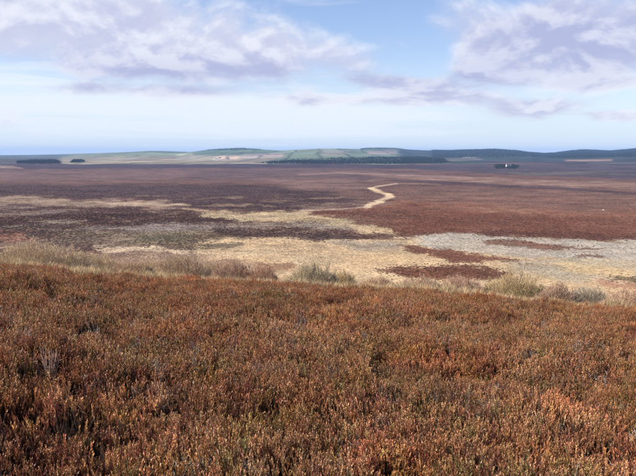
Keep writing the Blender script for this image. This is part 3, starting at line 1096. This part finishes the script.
bush(462, 272, 296, 22, 41, 'brownish pink bush left of the green-based bush', WOOD, (.40, .25, .19), 8, stems=16)
bush(514, 268, 300, 30, 42, 'tallest right-hand bush, yellowish twigs over dark green foliage', WOOD, (.40, .30, .16), 9, leaf=(.085, .095, .035), stems=26)
bush(556, 280, 304, 17, 40, 'dark reddish brown bush between the green-based bush and the grey bush', WOOD, (.34, .22, .16), 10, stems=13)
bush(588, 281, 308, 22, 41, 'silvery grey leafless bush near the right edge', (.28, .25, .22), (.33, .285, .22), 11, stems=18)
bush(628, 288, 311, 22, 40, 'reddish pink bush at the far right edge', WOOD, (.42, .27, .19), 12, stems=15)

# ------------------------------------------------------------------ far woods, farm and stone
M_CONIFER = leaf_mat('conifer_foliage', 0.8, 0.15, 0.05)


def conifer(seed):
    rng = np.random.default_rng(seed)
    T = Tris()
    T.tube(np.array([[0, 0, 0.]]), np.array([[0, 0, .9]]), .02, .006, np.array([.10, .07, .05]))
    for lv in range(6):
        z0, z1 = .10 + lv * .14, .34 + lv * .135
        rad = .24 * (1 - lv / 6.6)
        k = 9
        a = np.linspace(0, 2 * math.pi, k + 1)[:-1] + rng.uniform(0, 1)
        rj = rad * rng.uniform(.7, 1.2, k)
        q = np.stack([np.cos(a) * rj, np.sin(a) * rj, z0 + rng.uniform(-.03, .03, k)], 1)
        q2 = np.roll(q, -1, 0)
        tp = np.tile([[0, 0, z1]], (k, 1)).astype(float)
        T.add(np.stack([q, q2, tp], 1), np.ones((k, 3)) * rng.uniform(.7, 1.3, (k, 1)))
    return T.mesh('conifer', M_CONIFER)


CONIFERS = [conifer(500 + i) for i in range(3)]


def px_ground(x, y, lo=150.0, hi=9000.0):
    """first point of the terrain seen at a photo pixel"""
    dx, dyw, dz = px_dir(x, y)
    th = math.atan2(dx, dyw)
    s = dz / math.hypot(dx, dyw)
    r1 = np.geomspace(lo, hi, 6000)
    z1 = zfun(r1, np.full(r1.shape, th))
    hit = np.nonzero(z1 >= ZC + r1 * s)[0]
    k = hit[0] if len(hit) else len(r1) - 1
    return r1[k] * math.sin(th), r1[k] * math.cos(th), float(z1[k]), r1[k]


def wood(name, poly, ra, rb, spacing, hgt, label, colour, seed, cat='woodland'):
    rng = np.random.default_rng(seed)
    xs = [p[0] for p in poly]
    t0, t1 = (math.atan((q - 318) / F_PX * 1.0) for q in (min(xs) - 4, max(xs) + 4))
    k = int((t1 - t0) / 2 * (rb ** 2 - ra ** 2) / spacing ** 2)
    r1 = np.sqrt(rng.uniform(ra ** 2, rb ** 2, k))
    th = rng.uniform(t0, t1, k)
    z = zfun(r1, th)
    x, y = r1 * np.sin(th), r1 * np.cos(th)
    a_, b_ = project(x, y, z)
    a_ = a_ + fbm(x / 120, y / 120, 3, seed) * 5
    pd_ = poly_dist(a_, b_ + fbm(x / 90, y / 90, 3, seed + 1) * .5, poly, 2.0)
    ok = pd_ > rng.uniform(-.1, .5, k)
    x, y, z = x[ok], y[ok], z[ok]
    n = len(x)
    if n == 0:
        print('EMPTY WOOD', name)
        return
    tint = np.array(colour) * rng.uniform(.75, 1.3, (n, 1))
    scatter(name, np.stack([x, y, z - .3], 1), np.stack([np.zeros(n), np.zeros(n), rng.uniform(0, 6.283, n)], 1),
            hgt * .8 * rng.uniform(.6, 1.3, n) * (.8 + .4 * fbm(x / 60, y / 60, 3, seed + 2)), rng.integers(0, 3, n), tint, CONIFERS, label, cat)


SHADED_GREEN = (.013, .021, .017)  # conifer green made darker to stand for cloud shadow on the woods
wood('conifer_plantation', [(252, 163.4), (275, 161.6), (300, 159.8), (330, 158.6), (370, 157.5), (420, 157), (440, 158.6), (452, 161.6), (440, 163.4), (400, 164), (280, 164)], 2500, 6000, 9, 10,
     'long dark blue-green plantation strip beyond the middle of the moor', SHADED_GREEN, 601)
wood('conifer_plantation', [(18, 161.4), (34, 160.4), (54, 160), (63, 164), (18, 164)], 2400, 4500, 8, 10,
     'dark blocky plantation at the far left below the sea', (.016, .019, .018), 602)
wood('conifer_plantation', [(530, 149), (560, 149), (640, 145), (760, 145), (760, 157.5), (640, 157), (560, 158.5), (530, 157)], 2600, 8000, 14, 13,
     'dark wooded ridge on the skyline at the right', SHADED_GREEN, 603)
wood('conifer_plantation', [(432, 149), (530, 148), (530, 157), (432, 158)], 2600, 8000, 15, 13,
     'wooded blue-green hill right of the middle of the skyline', (.016, .026, .021), 604)
wood('conifer_plantation', [(72, 160.6), (82, 160), (84, 162.5), (72, 163)], 2400, 5500, 8, 12,
     'small dark wood right of the blocky plantation', SHADED_GREEN, 605)
wood('conifer_plantation', [(208, 147), (262, 147), (262, 150), (208, 151.2)], 4000, 8000, 20, 12,
     'thin wood along the top of the rounded left-centre hill', (.035, .050, .028), 606)
wood('conifer_plantation', [(360, 147), (408, 147), (408, 149.2), (360, 149.6)], 4000, 8000, 18, 12,
     'thin wood on the skyline above the long plantation strip', (.030, .046, .028), 607)
wood('shelter_belt', [(496, 165.2), (503, 164.4), (519, 165), (519, 169), (496, 169)], 1500, 3200, 8, 7,
     'dark clump of trees sheltering the white farmhouse', SHADED_GREEN, 608)

M_WALLW = plain_mat('limewashed_wall', (.78, .77, .74), .85, .06, 1.0)
M_ROOF = plain_mat('slate_roof', (.10, .105, .12), .7, .25, 2.0)
M_PANE = plain_mat('dark_window_glass', (.03, .035, .04), .2, .1, 1.0, .5)
M_DOOR = plain_mat('painted_door', (.10, .05, .04), .6, .1, 2.0)


def box(x0, x1, y0, y1, z0, z1):
    v = [(x, y, z) for z in (z0, z1) for y in (y0, y1) for x in (x0, x1)]
    fc = [(0, 2, 3, 1), (4, 5, 7, 6), (0, 1, 5, 4), (2, 6, 7, 3), (0, 4, 6, 2), (1, 3, 7, 5)]
    return v, fc


def box_obj(name, dims, mat, parent):
    return obj(name, mesh_from(name, *box(*dims), mat), parent)


def cottage(x, y, label, length=13.0, rot=0.0, h=4.6, cat='house', dz=0.0, lo=1500.0):
    wx, wy, wz, _ = px_ground(x, y, lo)
    root = bpy.data.objects.new('farmhouse', None)
    scene.collection.objects.link(root)
    root.location, root.rotation_euler = (wx, wy, wz + dz), (0, 0, rot)
    tag(root, label, cat, 'white houses beyond the moor')
    l, d = length / 2, 3.4
    # gabled wall body
    v = [(-l, -d, -1), (l, -d, -1), (l, d, -1), (-l, d, -1), (-l, -d, h), (l, -d, h), (l, d, h), (-l, d, h), (-l, 0, h + 2.6), (l, 0, h + 2.6)]
    me = bpy.data.meshes.new('wall')
    me.from_pydata(v, [], [(0, 1, 5, 4), (2, 3, 7, 6), (1, 2, 6, 9, 5), (3, 0, 4, 8, 7)])
    me.materials.append(M_WALLW)
    obj('wall', me, root)
    e = .35
    rv = [(-l - e, -d - e, h - .25), (l + e, -d - e, h - .25), (l + e, 0, h + 2.75), (-l - e, 0, h + 2.75), (l + e, d + e, h - .25), (-l - e, d + e, h - .25)]
    rv += [(a_, b_, c_ + .2) for a_, b_, c_ in rv]
    me = bpy.data.meshes.new('roof')
    me.from_pydata(rv, [], [(0, 1, 2, 3), (3, 2, 4, 5), (6, 9, 8, 7), (9, 11, 10, 8), (0, 6, 7, 1), (5, 4, 10, 11), (1, 7, 8, 2), (2, 8, 10, 4), (0, 3, 9, 6), (3, 5, 11, 9)])
    me.materials.append(M_ROOF)
    rf = obj('roof', me, root)
    for sx in (-l + .6, l - .6):
        box_obj('chimney', (sx - .5, sx + .5, -.4, .4, h + 2.2, h + 4.0), M_WALLW, rf)
    for wx_ in (-l * .6, l * .6):
        for wz_ in (.9, 3.0):
            box_obj('window', (wx_ - .5, wx_ + .5, -d - .03, -d + .1, wz_, wz_ + 1.2), M_PANE, root)
    box_obj('door', (-.5, .5, -d - .04, -d + .1, 0, 2.1), M_DOOR, root)
    return root


cottage(508.5, 166.9, 'white farmhouse beside the dark clump of trees at the right', 15, .25)
cottage(216.5, 160.2, 'leftmost of three tiny white houses below the left-centre hill', 15, -.1, 6)
cottage(219.5, 158.6, 'middle and highest of three tiny white houses below the left-centre hill', 14, .3, 5)
cottage(228, 159.8, 'rightmost of three tiny white houses below the left-centre hill', 16, .1, 5)

# pale stone on the red-brown moor
M_STONE = plain_mat('weathered_stone', (.58, .55, .50), .9, .25, 3.0, .2, .4)


def boulder(x, y, size, label, seed):
    rng = np.random.default_rng(seed)
    wx, wy, wz, dist = px_ground(x, y, 160)
    bm_v, bm_f = [], []
    nu, nvv = 18, 10
    for j in range(nvv + 1):
        ph = math.pi * j / nvv
        for i in range(nu):
            a = 2 * math.pi * i / nu
            p = np.array([math.sin(ph) * math.cos(a), math.sin(ph) * math.sin(a), math.cos(ph)])
            k = 1 + .28 * float(fbm(np.array([p[0] * 1.7 + seed + p[2]]), np.array([p[1] * 1.7 - p[2]]), 3, seed)[0])
            q = np.sign(p) * np.abs(p) ** .75 * k
            bm_v.append((q[0] * size, q[1] * size * .7, q[2] * size * .55 + size * .3))
    for j in range(nvv):
        for i in range(nu):
            i2 = (i + 1) % nu
            bm_f.append((j * nu + i, (j + 1) * nu + i, (j + 1) * nu + i2, j * nu + i2))
    o = obj('boulder', mesh_from('boulder', bm_v, bm_f, M_STONE, smooth=False))
    o.location = (wx, wy, wz)
    return tag(o, label, 'boulder')


boulder(603.5, 210.5, 0.7, 'single pale boulder on the red-brown heather at the right', 3)

# tall pale grass stems standing above the near heather
M_STEM = plain_mat('bleached_stem', (.55, .45, .30), .6, .2, 20.0)


def stem(x, y, dist, hgt, label, seed):
    rng = np.random.default_rng(seed)
    dx, dyw, dz = px_dir(x, y)
    th = math.atan2(dx, dyw)
    wx, wy = dist * math.sin(th), dist * math.cos(th)
    wz = float(zfun(dist, th))
    root = bpy.data.objects.new('grass_stem', None)
    scene.collection.objects.link(root)
    root.location = (wx, wy, wz)
    tag(root, label, 'grass stem', 'bleached grass stems in the near heather')
    T, Hd = Tris(), Tris()
    p = np.array([0, 0, 0.])
    d = np.array([rng.normal() * .05, rng.normal() * .05, 1.])
    for s in range(8):
        q = p + d * hgt / 8
        T.tube(p[None], q[None], .0032 - .0002 * s, .003 - .0002 * s, np.ones(3))
        p = q
        d = unit(d + rng.normal(size=3) * .05)
    for s in range(26):
        c = p - d * .10 * s / 26
        o = rand_dir(1, rng, .6)[0]
        Hd.tube(c[None], (c + unit(d + o * .6) * .016)[None], .0022, .0006, np.ones(3))
    obj('stalk', T.mesh('stalk', M_STEM), root)
    obj('seed_head', Hd.mesh('seed_head', M_STEM), root)


stem(466, 388, 5.2, .45, 'tall bleached grass stem above the heather right of the middle', 1)
stem(571, 452, 3.5, .40, 'bleached grass stem in dark heather near the bottom right corner', 2)

# ------------------------------------------------------------------ haze over the whole land
hm, hb, ho = new_mat('haze_air')
pv = hb.new('ShaderNodeVolumePrincipled')
pv.inputs['Color'].default_value = (0.34, 0.56, 1.0, 1)
pv.inputs['Density'].default_value = 5.5e-5
pv.inputs['Anisotropy'].default_value = 0.0
hb.link(pv.outputs[0], ho.inputs['Volume'])
hv, hf = box(-17000, 17000, -17000, 17000, -145, 95)
tag(obj('haze', mesh_from('haze', hv, hf, hm)), 'thin blue haze over the far moor and hills', 'haze', kind='stuff')
